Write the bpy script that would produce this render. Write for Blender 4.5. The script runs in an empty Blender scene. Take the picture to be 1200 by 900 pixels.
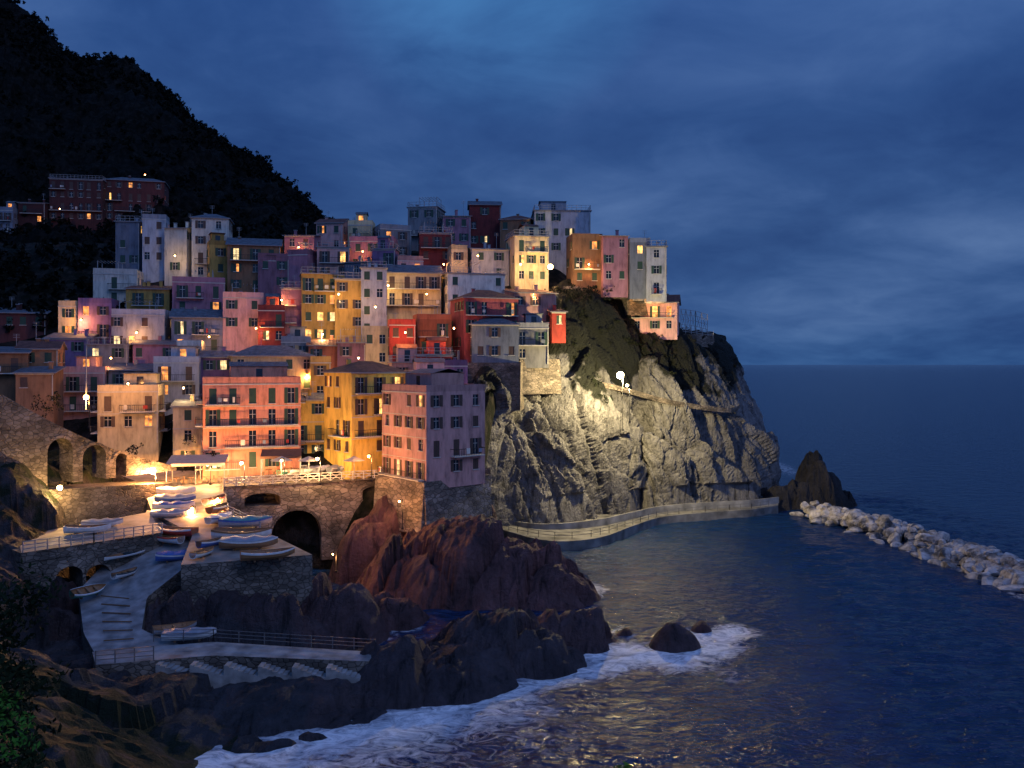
import bpy, math, random, bmesh
import numpy as np
from mathutils import Vector, noise, Matrix
random.seed(7); np.random.seed(7)
R=math.radians
S=bpy.context.scene
COL=S.collection
CH=28.0
# survey helpers: world points from bearing / drop / real distance seen from the lookout
def W(b,e,d): return np.array([(b-600)/1000*d, d, CH+(427-e)/1000*d])
def OZ(b,e,z):
    d=(CH-z)*1000/(e-427); return np.array([(b-600)/1000*d,d,z])
# ---------------------------------------------------------------- materials
def nm(name):
    m=bpy.data.materials.new(name); m.use_nodes=True
    nt=m.node_tree; b=nt.nodes['Principled BSDF']; return m,nt,b
def N(nt,t,**k):
    n=nt.nodes.new(t)
    for a,v in k.items():
        if a in n.inputs: n.inputs[a].default_value=v
        else: setattr(n,a,v)
    return n
def ramp(nt,stops):
    r=nt.nodes.new('ShaderNodeValToRGB'); e=r.color_ramp.elements
    while len(e)<len(stops): e.new(0.5)
    for x,(p,c) in zip(e,stops):
        x.position=p; x.color=(c[0],c[1],c[2],1) if hasattr(c,'__len__') else (c,c,c,1)
    return r
def coords(nt,scale=(1,1,1),kind='Object',rot=(0,0,0)):
    tc=nt.nodes.new('ShaderNodeTexCoord'); mp=nt.nodes.new('ShaderNodeMapping')
    mp.inputs['Scale'].default_value=scale; mp.inputs['Rotation'].default_value=rot
    nt.links.new(tc.outputs[kind],mp.inputs['Vector']); return mp.outputs['Vector']
def plain(name,c,rough=.6,metal=0,var=.15,scale=3):
    m,nt,b=nm(name); L=nt.links.new
    n=N(nt,'ShaderNodeTexNoise',Scale=scale,Detail=5.0); L(coords(nt),n.inputs['Vector'])
    r=ramp(nt,[(.3,[x*(1-var) for x in c]),(.7,[min(1,x*(1+var)) for x in c])]); L(n.outputs['Fac'],r.inputs['Fac'])
    L(r.outputs['Color'],b.inputs['Base Color']); b.inputs['Roughness'].default_value=rough; b.inputs['Metallic'].default_value=metal
    return m
def plaster(name,c):
    m,nt,b=nm(name); L=nt.links.new
    n=N(nt,'ShaderNodeTexNoise',Scale=.9,Detail=8.0,Roughness=.65); L(coords(nt,(1.3,1.3,.35)),n.inputs['Vector'])
    oi=nt.nodes.new('ShaderNodeObjectInfo')
    r=ramp(nt,[(.28,[x*.34 for x in c]),(.5,[x*.86 for x in c]),(.75,[min(.85,x*1.15) for x in c])]); L(n.outputs['Fac'],r.inputs['Fac'])
    h=nt.nodes.new('ShaderNodeHueSaturation')
    mr=N(nt,'ShaderNodeMapRange'); mr.inputs['To Min'].default_value=.6; mr.inputs['To Max'].default_value=1.18
    L(oi.outputs['Random'],mr.inputs['Value']); L(mr.outputs['Result'],h.inputs['Value']); L(r.outputs['Color'],h.inputs['Color'])
    L(h.outputs['Color'],b.inputs['Base Color']); b.inputs['Roughness'].default_value=.92
    n2=N(nt,'ShaderNodeTexNoise',Scale=6.0,Detail=6.0); L(coords(nt),n2.inputs['Vector'])
    bp=N(nt,'ShaderNodeBump',Strength=.35,Distance=.05); L(n2.outputs['Fac'],bp.inputs['Height']); L(bp.outputs['Normal'],b.inputs['Normal'])
    return m
def emis(name,c,s):
    m,nt,b=nm(name); b.inputs['Base Color'].default_value=(c[0]*.4,c[1]*.4,c[2]*.4,1)
    L=nt.links.new
    n=N(nt,'ShaderNodeTexNoise',Scale=1.3,Detail=3.0); L(coords(nt),n.inputs['Vector'])
    r=ramp(nt,[(.35,[x*.12 for x in c]),(.66,c)]); L(n.outputs['Fac'],r.inputs['Fac'])
    L(r.outputs['Color'],b.inputs['Emission Color']); b.inputs['Emission Strength'].default_value=s
    return m
def rockmat(name,c1,c2,veg_dark=(.012,.022,.008),red=None,bs=.9,stretch=(1.1,.5,.22),rot=(0,28,20),spec=.35):
    m,nt,b=nm(name); L=nt.links.new
    v=coords(nt,(1,1,1),'Object')
    n=N(nt,'ShaderNodeTexNoise',Scale=.16,Detail=10.0,Roughness=.7); L(v,n.inputs['Vector'])
    r=ramp(nt,[(.3,c1),(.52,[(a+d)/2 for a,d in zip(c1,c2)]),(.72,c2)]); L(n.outputs['Fac'],r.inputs['Fac'])
    v2=coords(nt,stretch,'Object',tuple(R(a) for a in rot))
    n2=N(nt,'ShaderNodeTexNoise',Scale=.8,Detail=9.0,Roughness=.72,Distortion=.6); L(v2,n2.inputs['Vector'])
    r2=ramp(nt,[(.36,(.15,.15,.15)),(.46,(.8,.8,.8)),(.7,(1.35,1.35,1.35))]); L(n2.outputs['Fac'],r2.inputs['Fac'])
    mx=N(nt,'ShaderNodeMix',data_type='RGBA',blend_type='MULTIPLY'); mx.inputs[0].default_value=.9
    L(r.outputs['Color'],mx.inputs[6]); L(r2.outputs['Color'],mx.inputs[7])
    col=mx.outputs[2]
    if red:
        ar=nt.nodes.new('ShaderNodeAttribute'); ar.attribute_name='red'
        m3=N(nt,'ShaderNodeMix',data_type='RGBA',blend_type='MULTIPLY'); L(ar.outputs['Fac'],m3.inputs[0]); L(col,m3.inputs[6]); m3.inputs[7].default_value=(*red,1)
        m3.clamp_result=False; col=m3.outputs[2]
    at=nt.nodes.new('ShaderNodeAttribute'); at.attribute_name='veg_dark'
    nv=N(nt,'ShaderNodeTexNoise',Scale=.5,Detail=7.0); L(v,nv.inputs['Vector'])
    ad=N(nt,'ShaderNodeMath',operation='ADD'); L(at.outputs['Fac'],ad.inputs[0]); L(nv.outputs['Fac'],ad.inputs[1])
    mm=N(nt,'ShaderNodeMapRange'); mm.inputs['From Min'].default_value=.93; mm.inputs['From Max'].default_value=1.08
    L(ad.outputs[0],mm.inputs['Value'])
    m2=N(nt,'ShaderNodeMix',data_type='RGBA'); L(mm.outputs['Result'],m2.inputs[0]); L(col,m2.inputs[6]); m2.inputs[7].default_value=(*veg_dark,1)
    L(m2.outputs[2],b.inputs['Base Color']); b.inputs['Roughness'].default_value=.72; b.inputs['Specular IOR Level'].default_value=spec
    n4=N(nt,'ShaderNodeTexNoise',Scale=1.6,Detail=10.0,Roughness=.7); L(v,n4.inputs['Vector'])
    a2=N(nt,'ShaderNodeMath',operation='ADD'); L(n4.outputs['Fac'],a2.inputs[0]); L(n2.outputs['Fac'],a2.inputs[1])
    bp=N(nt,'ShaderNodeBump',Strength=bs,Distance=1.0); L(a2.outputs[0],bp.inputs['Height']); L(bp.outputs['Normal'],b.inputs['Normal'])
    return m
def stonemat(name,c,scale=1.6):
    m,nt,b=nm(name); L=nt.links.new
    v=coords(nt,(1,1,1.6))
    vo=N(nt,'ShaderNodeTexVoronoi',Scale=scale); L(v,vo.inputs['Vector'])
    vd=N(nt,'ShaderNodeTexVoronoi',Scale=scale,feature='DISTANCE_TO_EDGE'); L(v,vd.inputs['Vector'])
    sp=nt.nodes.new('ShaderNodeSeparateColor'); L(vo.outputs['Color'],sp.inputs[0])
    r=ramp(nt,[(0,[x*.55 for x in c]),(1,[x*1.25 for x in c])]); L(sp.outputs[0],r.inputs['Fac'])
    e=ramp(nt,[(0,.4),(.09,1)]); L(vd.outputs['Distance'],e.inputs['Fac'])
    mx=N(nt,'ShaderNodeMix',data_type='RGBA',blend_type='MULTIPLY'); mx.inputs[0].default_value=1
    L(r.outputs['Color'],mx.inputs[6]); L(e.outputs['Color'],mx.inputs[7])
    n=N(nt,'ShaderNodeTexNoise',Scale=.35,Detail=6.0); L(v,n.inputs['Vector']); rr=ramp(nt,[(.3,.3),(.7,1.15)]); L(n.outputs['Fac'],rr.inputs['Fac'])
    m2=N(nt,'ShaderNodeMix',data_type='RGBA',blend_type='MULTIPLY'); m2.inputs[0].default_value=1
    L(mx.outputs[2],m2.inputs[6]); L(rr.outputs['Color'],m2.inputs[7])
    L(m2.outputs[2],b.inputs['Base Color']); b.inputs['Roughness'].default_value=.9
    bp=N(nt,'ShaderNodeBump',Strength=.8,Distance=.15); L(e.outputs['Color'],bp.inputs['Height']); L(bp.outputs['Normal'],b.inputs['Normal'])
    return m
def tilemat(name,c):
    m,nt,b=nm(name); L=nt.links.new
    w=N(nt,'ShaderNodeTexWave',Scale=1.4,Distortion=.6,Detail=2.0); w.bands_direction='X'; L(coords(nt),w.inputs['Vector'])
    w2=N(nt,'ShaderNodeTexNoise',Scale=1.5,Detail=6.0); L(coords(nt),w2.inputs['Vector'])
    r=ramp(nt,[(.3,[x*.5 for x in c]),(.7,[x*1.3 for x in c])]); L(w2.outputs['Fac'],r.inputs['Fac'])
    L(r.outputs['Color'],b.inputs['Base Color']); b.inputs['Roughness'].default_value=.8
    bp=N(nt,'ShaderNodeBump',Strength=.6,Distance=.08); L(w.outputs['Fac'],bp.inputs['Height']); L(bp.outputs['Normal'],b.inputs['Normal'])
    return m
def leafmat(name,c):
    m,nt,b=nm(name); L=nt.links.new
    n=N(nt,'ShaderNodeTexNoise',Scale=.7,Detail=4.0); L(coords(nt),n.inputs['Vector'])
    r=ramp(nt,[(.3,[x*.4 for x in c]),(.7,[x*1.5 for x in c])]); L(n.outputs['Fac'],r.inputs['Fac'])
    L(r.outputs['Color'],b.inputs['Base Color']); b.inputs['Roughness'].default_value=.8; b.inputs['Specular IOR Level'].default_value=.15
    return m
PC={'pink':(.62,.28,.24),'palepink':(.66,.37,.34),'white':(.68,.64,.56),'cream':(.66,.53,.31),'yellow':(.70,.45,.09),
'ochre':(.52,.31,.08),'grey':(.28,.28,.30),'bluegrey':(.22,.25,.32),'bluewhite':(.44,.46,.52),'mauve':(.34,.16,.21),
'red':(.48,.055,.04),'darkred':(.21,.035,.035),'crimson':(.42,.09,.11),'brown':(.29,.15,.08),'violet':(.25,.14,.27),
'terracotta':(.50,.15,.07),'salmon':(.72,.28,.18),'maroon':(.10,.03,.03)}
PM={k:plaster('plaster_'+k,v) for k,v in PC.items()}
TILE=tilemat('terracotta_tiles',(.15,.06,.045)); SLATE=tilemat('slate_roof',(.11,.13,.16)); FLATR=plain('roof_screed',(.22,.22,.24),.9)
TRIM=plain('painted_trim',(.46,.44,.40),.7); GREEN=plain('green_shutter',(.02,.055,.035),.6); BROWN=plain('brown_shutter',(.07,.04,.03),.6)
IRON=plain('iron',(.03,.03,.035),.5,.6); RAILM=plain('painted_rail',(.30,.30,.31),.5)
GLASS=plain('window_glass',(.015,.02,.03),.12)
LIT=[emis('lit_window_warm',(1,.52,.14),3.0),emis('lit_window_orange',(1,.36,.08),2.0),emis('lit_window_pale',(1,.72,.32),2.4)]
STONE=stonemat('rubble_stone',(.22,.18,.15)); STONEL=stonemat('bridge_stone',(.29,.23,.185),1.3)
CONC=plain('concrete',(.25,.24,.24),.8,0,.55,.7); CONCD=plain('weathered_concrete',(.13,.127,.125),.85,0,.6,.5); PAVE=plain('paving',(.29,.24,.20),.75,0,.5,.5)
WOOD=plain('wood',(.16,.09,.05),.7)
# ---------------------------------------------------------------- mesh builder
class MB:
    def __init__(s): s.v=[];s.f=[];s.m=[]
    def face(s,pts,mi=0):
        i=len(s.v); s.v+= [tuple(p) for p in pts]; s.f.append(tuple(range(i,i+len(pts)))); s.m.append(mi)
    def box(s,c,h,mi=0,ax=None):
        c=np.array(c,float)
        if ax is None: ax=np.eye(3)
        a=[np.array(ax[i],float)*h[i] for i in range(3)]
        i=len(s.v)
        for sx,sy,sz in ((-1,-1,-1),(1,-1,-1),(1,1,-1),(-1,1,-1),(-1,-1,1),(1,-1,1),(1,1,1),(-1,1,1)):
            s.v.append(tuple(c+a[0]*sx+a[1]*sy+a[2]*sz))
        for f in ((0,3,2,1),(4,5,6,7),(0,1,5,4),(1,2,6,5),(2,3,7,6),(3,0,4,7)):
            s.f.append(tuple(i+k for k in f)); s.m.append(mi)
    def beam(s,p,q,w,mi=0,up=(0,0,1)):
        p=np.array(p,float);q=np.array(q,float);d=q-p;l=np.linalg.norm(d)
        if l<1e-6:return
        d/=l; u=np.cross(d,up)
        if np.linalg.norm(u)<1e-3: u=np.cross(d,(1,0,0))
        u/=np.linalg.norm(u); w2=np.cross(u,d)
        s.box((p+q)/2,(l/2,w,w),mi,(d,u,w2))
    def build(s,name,mats,parent=None,smooth=False):
        if not s.f: return None
        me=bpy.data.meshes.new(name); me.from_pydata(s.v,[],s.f); 
        for m in mats: me.materials.append(m)
        me.polygons.foreach_set('material_index',s.m)
        if smooth: me.polygons.foreach_set('use_smooth',[True]*len(s.f))
        me.update(); o=bpy.data.objects.new(name,me); COL.objects.link(o)
        if parent: o.parent=parent
        return o
def empty(name,loc=(0,0,0),rot=0):
    e=bpy.data.objects.new(name,None); e.empty_display_size=.5; e.location=loc; e.rotation_euler=(0,0,rot); COL.objects.link(e); return e
def cr(P,n,axis=0):
    P=np.moveaxis(np.array(P,float),axis,0); k=len(P); t=np.linspace(0,k-1,n); i=np.clip(np.floor(t).astype(int),0,k-2); f=(t-i).reshape((-1,)+(1,)*(P.ndim-1))
    p0=P[np.clip(i-1,0,k-1)];p1=P[i];p2=P[i+1];p3=P[np.clip(i+2,0,k-1)]
    o=.5*((2*p1)+(-p0+p2)*f+(2*p0-5*p1+4*p2-p3)*f**2+(-p0+3*p1-3*p2+p3)*f**3)
    return np.moveaxis(o,0,axis)
def gridmesh(name,G,mat,smooth=False,attrs=None,parent=None):
    a,b,_=G.shape; idx=np.arange(a*b).reshape(a,b)
    q=np.stack([idx[:-1,:-1],idx[1:,:-1],idx[1:,1:],idx[:-1,1:]],-1).reshape(-1,4)
    me=bpy.data.meshes.new(name); me.from_pydata(G.reshape(-1,3).tolist(),[],q.tolist()); me.materials.append(mat)
    if smooth: me.polygons.foreach_set('use_smooth',[True]*len(q))
    if attrs:
        for k,v in attrs.items():
            at=me.attributes.new(k,'FLOAT','POINT'); at.data.foreach_set('value',np.asarray(v,dtype=np.float32).ravel())
    me.update(); o=bpy.data.objects.new(name,me); COL.objects.link(o)
    if parent:o.parent=parent
    return o
def normals(G):
    n=np.cross(np.gradient(G,axis=0),np.gradient(G,axis=1)); l=np.linalg.norm(n,axis=-1,keepdims=True); return n/np.maximum(l,1e-6)
def slabs(q,tilt,k=1.0,j=1.0):
    # tilted fractured blocks: q in cell units, result in cell units
    d,p=noise.voronoi(q); c=p[0]; o=noise.noise(c*5.31+Vector((3.1,7.7,1.3)))
    v=q-c; cr_=min(1,(d[1]-d[0])*7)
    return (v.dot(tilt)*k+o*j)-(1-cr_)*.22
def rockrelief(x,y,z):
    q=Vector((x+y*.35,y-x*.35,z*.6))
    w=noise.noise_vector(q*.13)*1.6
    q=q+w
    return slabs(q*.11,Vector((.42,-.4,0)),1,1.0)/.11*.34+slabs(q*.32,Vector((.5,-.4,0)),1,.9)/.32*.36+slabs(q*1.05,Vector((.5,-.5,0)),1,1)*.3
# ---------------------------------------------------------------- world, light, camera
wd=bpy.data.worlds.new("World"); S.world=wd; wd.use_nodes=True; nt=wd.node_tree; L=nt.links.new
bg=nt.nodes['Background']
tc=nt.nodes.new('ShaderNodeTexCoord'); sp=nt.nodes.new('ShaderNodeSeparateXYZ'); L(tc.outputs['Generated'],sp.inputs[0])
za=N(nt,'ShaderNodeMath',operation='MAXIMUM'); L(sp.outputs['Z'],za.inputs[0]); za.inputs[1].default_value=0
zz=N(nt,'ShaderNodeMath',operation='ADD'); L(za.outputs[0],zz.inputs[0]); zz.inputs[1].default_value=.24
dx=N(nt,'ShaderNodeMath',operation='DIVIDE'); L(sp.outputs['X'],dx.inputs[0]); L(zz.outputs[0],dx.inputs[1])
dy=N(nt,'ShaderNodeMath',operation='DIVIDE'); L(sp.outputs['Y'],dy.inputs[0]); L(zz.outputs[0],dy.inputs[1])
cb=nt.nodes.new('ShaderNodeCombineXYZ'); L(dx.outputs[0],cb.inputs[0]); L(dy.outputs[0],cb.inputs[1])
def sky_noise(sc,rot,scale,det,rough,dist,loc):
    mp=nt.nodes.new('ShaderNodeMapping'); mp.inputs['Scale'].default_value=sc; mp.inputs['Rotation'].default_value=(0,0,R(rot)); mp.inputs['Location'].default_value=loc; L(cb.outputs[0],mp.inputs[0])
    n=N(nt,'ShaderNodeTexNoise',Scale=scale,Detail=det,Roughness=rough,Distortion=dist); L(mp.outputs[0],n.inputs['Vector']); return n
n1=sky_noise((1.0,1.1,1),-24,1.0,10.0,.54,.4,(2.3,1.1,0)); n2=sky_noise((1.1,1.2,1),-30,3.2,9.0,.58,.6,(5.3,4.1,0))
na=N(nt,'ShaderNodeMath',operation='MULTIPLY_ADD'); L(n2.outputs['Fac'],na.inputs[0]); na.inputs[1].default_value=.32; L(n1.outputs['Fac'],na.inputs[2])
cr1=ramp(nt,[(.47,(.019,.055,.185)),(.61,(.031,.080,.235)),(.72,(.048,.106,.280)),(.88,(.080,.150,.345))]); L(na.outputs[0],cr1.inputs['Fac'])
zr=ramp(nt,[(0,(1.15,1.25,1.12)),(.05,(1.1,1.14,1.06)),(.16,(1.05,1.07,1.03)),(.30,(.85,.96,1.02)),(.42,(.72,.92,1.05)),(1,(.8,.95,1.1))]); L(sp.outputs['Z'],zr.inputs['Fac'])
mx=N(nt,'ShaderNodeMix',data_type='RGBA',blend_type='MULTIPLY'); mx.inputs[0].default_value=1; L(cr1.outputs['Color'],mx.inputs[6]); L(zr.outputs['Color'],mx.inputs[7])
# a thinner, bluer opening in the cloud high above the headland
dp=N(nt,'ShaderNodeVectorMath',operation='DOT_PRODUCT'); L(tc.outputs['Generated'],dp.inputs[0]); dp.inputs[1].default_value=Vector((-.02,1,.50)).normalized()
gp=N(nt,'ShaderNodeMapRange'); gp.inputs['From Min'].default_value=.98; gp.inputs['From Max'].default_value=1.0; L(dp.outputs['Value'],gp.inputs['Value'])
g0=N(nt,'ShaderNodeMapRange'); g0.inputs['From Min'].default_value=.52; g0.inputs['From Max'].default_value=.85; L(na.outputs[0],g0.inputs['Value'])
gm=N(nt,'ShaderNodeMath',operation='MULTIPLY'); L(gp.outputs['Result'],gm.inputs[0]); L(g0.outputs['Result'],gm.inputs[1])
ga=N(nt,'ShaderNodeMix',data_type='RGBA'); L(gm.outputs[0],ga.inputs[0]); L(mx.outputs[2],ga.inputs[6]); ga.inputs[7].default_value=(.06,.22,.50,1)
# afterglow: western sky (behind the lookout) is brighter
mr=N(nt,'ShaderNodeMapRange'); mr.inputs['From Min'].default_value=.35; mr.inputs['From Max'].default_value=-.9; mr.inputs['To Min'].default_value=1; mr.inputs['To Max'].default_value=2.1
L(sp.outputs['Y'],mr.inputs['Value'])
vm=N(nt,'ShaderNodeVectorMath',operation='SCALE'); L(ga.outputs[2],vm.inputs[0]); L(mr.outputs['Result'],vm.inputs['Scale'])
sky=N(nt,'ShaderNodeTexSky'); sky.sky_type='NISHITA'; sky.sun_disc=False; sky.sun_elevation=R(1); sky.sun_rotation=R(200)
v2=N(nt,'ShaderNodeVectorMath',operation='SCALE'); L(sky.outputs[0],v2.inputs[0]); v2.inputs['Scale'].default_value=.0015
v3=N(nt,'ShaderNodeVectorMath',operation='ADD'); L(vm.outputs[0],v3.inputs[0]); L(v2.outputs[0],v3.inputs[1])
L(v3.outputs[0],bg.inputs['Color']); bg.inputs['Strength'].default_value=1.0
sl=bpy.data.lights.new('twilight_sun','SUN'); sl.energy=.46; sl.angle=R(30); sl.color=(.60,.66,1.0)
so=bpy.data.objects.new('twilight_sun',sl); COL.objects.link(so); so.rotation_euler=(R(50),0,R(42))
cam=bpy.data.cameras.new('camera'); co=bpy.data.objects.new('camera',cam); COL.objects.link(co); S.camera=co
co.location=(0,0,CH); co.rotation_euler=(R(90),0,0); cam.lens=30; cam.sensor_width=36; cam.shift_y=-23/1200; cam.clip_end=90000; cam.clip_start=.2
S.view_settings.view_transform='Standard'; S.view_settings.look='None'; S.view_settings.exposure=0
# ---------------------------------------------------------------- rocks heightfield
BL=[(-6,106,13.5,9.5,7.6),(-9,109,8,6,8.2),(3,103,8,6.5,5.4),(-18,88,5.5,5,4.5),(-14,94,5,4,3.0),(6,86,6,3.6,3.0),(-1,81,8,5.5,4.2),(-9,76,9.5,6.5,3.2),(-20,71,11,6.5,1.9),(-29,66,9,8,2.4),
(16,85,2.6,2.2,2.4),(11.4,88.5,1.2,1,1),(20,90,1.2,.9,.7),(-30,83.5,10,4.2,5.2),(-23,83,6,3,3.8),(-9,121,9,8,10),(-15,116,7,6,9.0),(-19,112,5,4,6),(-18.7,62.5,3,1.1,.7),(-15,64,1.2,.7,.5),(9,91,2.5,1.5,1.1),(1,113,7,6,5),(-38,72,7,6,2.4)]
def hbase(x,y):
    h=-3.0
    for cx,cy,rx,ry,hh in BL:
        r2=((x-cx)/rx)**2+((y-cy)/ry)**2
        v=hh*(1-r2**1.35) if r2<4 else -9
        if v>h:h=v
    s=(-x-22)*.55+(60-y)*.3
    if -44<x and 66<y<82: s=min(s,2.2)
    if s>h:h=s
    s=(-x-48)*1.3+7-(abs(y-88)*.12)
    if -x>48 and s>h:h=min(s,15)
    return max(h,-3)
xs=np.arange(-75,26,.38); ys=np.arange(34,130,.38)
G=np.zeros((len(xs),len(ys),3)); veg_dark=np.zeros((len(xs),len(ys))); red=np.zeros_like(veg_dark)
for i,x in enumerate(xs):
    for j,y in enumerate(ys):
        h=hbase(x,y)
        if h>-2.9:
            amp=min(1.0,.4+max(h,0)*.16)
            if x<-13 and y<81: amp*=.55
            if 12<x: amp*=.5
            h=h+rockrelief(x,y,0)*amp+noise.fractal(Vector((x*.7,y*.7,0)),1,2,4)*.25
        G[i,j]=(x+noise.noise(Vector((x*.4,y*.4,9)))*.4,y+noise.noise(Vector((x*.4,y*.4,19)))*.4,h)
        veg_dark[i,j]=min(1,max(0,(-x-36)/14)*.55*(1 if y<80 else .8))
        if x<-20 and y<68: veg_dark[i,j]=max(veg_dark[i,j],min(.6,(68-y)*.09))  # shade put into the near slope's colour, dimming the lamps' glow there
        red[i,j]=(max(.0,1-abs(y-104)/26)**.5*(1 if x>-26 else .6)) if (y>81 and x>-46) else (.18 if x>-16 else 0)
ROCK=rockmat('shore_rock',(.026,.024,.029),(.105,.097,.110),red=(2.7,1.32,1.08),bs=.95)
gridmesh('shore_rocks',G,ROCK,False,{'veg_dark':veg_dark,'red':red})
xs2=np.arange(42,76,.45); ys2=np.arange(154,184,.45); G=np.zeros((len(xs2),len(ys2),3))
for i,x in enumerate(xs2):
    for j,y in enumerate(ys2):
        h=-3
        for cx,cy,rx,ry,hh in ((60.5,169,6,5,8.5),(56,168,5,4.5,5.5),(51.5,167,4.5,4,5.5),(65,169.5,3,3,3.5)):
            r2=((x-cx)/rx)**2+((y-cy)/ry)**2
            h=max(h,hh*(1-r2**1.2))
        if h>-2.9: h+=rockrelief(x+7,y,0)*1.2+noise.fractal(Vector((x*.5,y*.5,3)),1,2,4)*.7
        G[i,j]=(x,y,max(h,-3))
DARK=rockmat('wet_dark_rock',(.010,.010,.012),(.045,.04,.045))
gridmesh('sea_stack',G,DARK,False)
# ---------------------------------------------------------------- headland cliff
C=[
[(478,660,117),(480,620,119),(485,590,121),(492,570,123),(500,560,128),(505,556,134)],
[(505,640,128),(520,590,129),(540,530,130),(552,490,132),(562,460,136),(566,440,142)],
[(560,634,134),(572,580,136),(582,525,138),(590,480,139),(595,452,142),(600,425,148)],
[(605,626,139),(607,570,141),(610,505,142),(612,462,144),(616,430,147),(622,395,154)],
[(655,622,143),(655,555,144),(655,485,146),(655,430,149),(652,370,154),(655,332,161)],
[(705,616,148),(705,550,149),(707,478,151),(700,405,156),(695,350,160),(690,331,167)],
[(738,611,152),(738,550,153),(738,485,155),(738,425,160),(735,385,164),(731,338,171)],
[(750,610,157),(750,550,158),(750,482,160),(750,428,163),(748,390,167),(745,380,173)],
[(766,606,154),(766,550,154.5),(766,482,156.5),(766,428,161),(762,392,166),(758,385,172)],
[(805,602,157),(806,545,157.5),(806,480,159),(806,432,163),(804,396,168),(798,387,178)],
[(852,600,160),(856,545,162),(853,485,165),(846,440,170),(836,410,176),(822,396,186)],
[(902,598,165),(904,548,169),(886,498,175),(864,454,182),(846,425,190),(830,404,200)],
[(914,585,188),(906,550,190),(886,502,194),(864,458,199),(846,430,204),(825,410,210)],
[(890,570,225),(880,540,226),(860,505,228),(840,465,230),(820,440,232),(800,420,235)],
[(780,545,250),(770,520,250),(760,490,250),(740,460,250),(720,430,250),(700,400,245)],
]
P=np.array([[W(*p) for p in c] for c in C]); P[:,0,2]=-2.5
G=cr(cr(P,400,0),150,1); Nn=normals(G)
A=np.zeros(G.shape[:2]); veg_dark=np.zeros(G.shape[:2]); nj=G.shape[1]
for i in range(G.shape[0]):
    for j in range(nj):
        p=G[i,j]
        q=Vector((p[0]+p[2]*.45,p[1],p[2]*.38-p[0]*.05)); q+=noise.noise_vector(q*.1)*2
        k=slabs(q*.10,Vector((.5,.2,.3)),1,1.2)/.10*.36+slabs(q*.27,Vector((.6,.2,.2)),1,1)/.27*.38+slabs(q*.8,Vector((.6,.2,.2)),1,1)*.4+noise.fractal(Vector(p)*.5,1,2,4)*.25
        fade=min(1,(nj-1-j)/18)
        if j<22: k=min(k,.5)
        A[i,j]=k*fade
        z=p[2]; veg_dark[i,j]=min(1,max(0,(z-21+noise.noise(Vector(p)*.12)*9)/8))
        if p[0]>42: veg_dark[i,j]*=.9
sgn=-1 if Nn[190,60,1]>0 else 1
G=G+Nn*(A*sgn)[...,None]
CLIFF=rockmat('cliff_rock',(.09,.088,.10),(.29,.28,.29),veg_dark=(.008,.010,.007),bs=.9,stretch=(1.5,1.0,.35),rot=(0,24,0))
gridmesh('headland_cliff',G,CLIFF,False,{'veg_dark':veg_dark})
CLG=G; CLV=veg_dark
# ---------------------------------------------------------------- village hillside
PYS=[270,290,330,380,400,440,500,555,600]; DS=[195,178,164,152,148,140,128,119,112]
def Dp(py): return float(np.interp(py,PYS,DS))
cols=[]
for px in (-200,-60,40,130,220,320,420,500,545):
    c=[W(px,py,Dp(py)) for py in (575,555,500,450,400,360,330,300,285)]
    c+= [W(px,280,200),W(px,290,240)]
    cols.append(c)
cols.append([W(590,e,d) for e,d in ((440,143),(425,144),(410,147),(395,149),(380,152),(360,156),(340,161),(310,170),(290,178),(288,200),(300,240))])
cols.append([W(640,e,d) for e,d in ((400,152),(385,153),(370,155),(360,157),(350,158),(345,160),(338,163),(315,170),(300,178),(295,200),(310,240))])
cols.append([W(700,e,d) for e,d in ((350,163),(345,164),(342,165),(340,166),(338,168),(336,170),(335,172),(332,176),(330,182),(330,205),(345,240))])
cols.append([W(770,e,d) for e,d in ((392,168),(390,169),(388,171),(387,173),(380,175),(365,177),(352,179),(345,182),(342,188),(350,210),(370,240))])
cols.append([W(800,e,d) for e,d in ((400,172),(396,174),(394,176),(392,178),(392,180),(392,183),(392,186),(392,190),(394,196),(400,210),(415,240))])
P=np.array(cols); P[...,2]-=1.2
P[:9,0,2]-=9
G=cr(cr(P,150,0),110,1)
for i in range(G.shape[0]):
    for j in range(G.shape[1]): G[i,j,2]+=noise.fractal(Vector(G[i,j])*.15,1,2,3)*.7
HILL=rockmat('hill_ground',(.022,.02,.018),(.065,.056,.048),veg_dark=(.008,.011,.007),spec=.1)
gridmesh('village_hillside',G,HILL,False,{'veg_dark':np.full(G.shape[:2],.52)})
rid=[(-420,-330),(-250,-190),(-120,-80),(-40,-28),(5,2),(40,34),(70,60),(110,74),(150,78),(190,106),(215,140),(250,166),(280,190),(310,202),(345,236),(372,262),(410,300),(470,350)]
cols=[]
for px,py in rid:
    f=min(1,max(0,(262-py)/60))
    cols.append([W(px,345,168),W(px,302,192),W(px,max(py+6,266*f+285*(1-f)),245),W(px,py+(262-py)*.42,320),W(px,py,400),W(px,py+40,470),W(px,py+150,560)])
G=cr(cr(np.array(cols),300,0),150,1); Nn=normals(G); veg_dark=np.ones(G.shape[:2])
sg=1 if Nn[100,60,2]>0 else -1
for i in range(G.shape[0]):
    for j in range(G.shape[1]):
        p=G[i,j]; k=noise.fractal(Vector(p)*.035,1,2,3)*5+abs(noise.noise(Vector(p)*.22))*3.2+noise.noise(Vector(p)*.5)*1.2
        G[i,j]=p+Nn[i,j]*sg*k*min(1,j/30)
MTN=rockmat('mountain_scrub',(.006,.0065,.0065),(.030,.026,.022),veg_dark=(.005,.006,.0045),spec=.05)
gridmesh('mountain',G,MTN,False,{'veg_dark':veg_dark*.5})
MG=G
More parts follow.
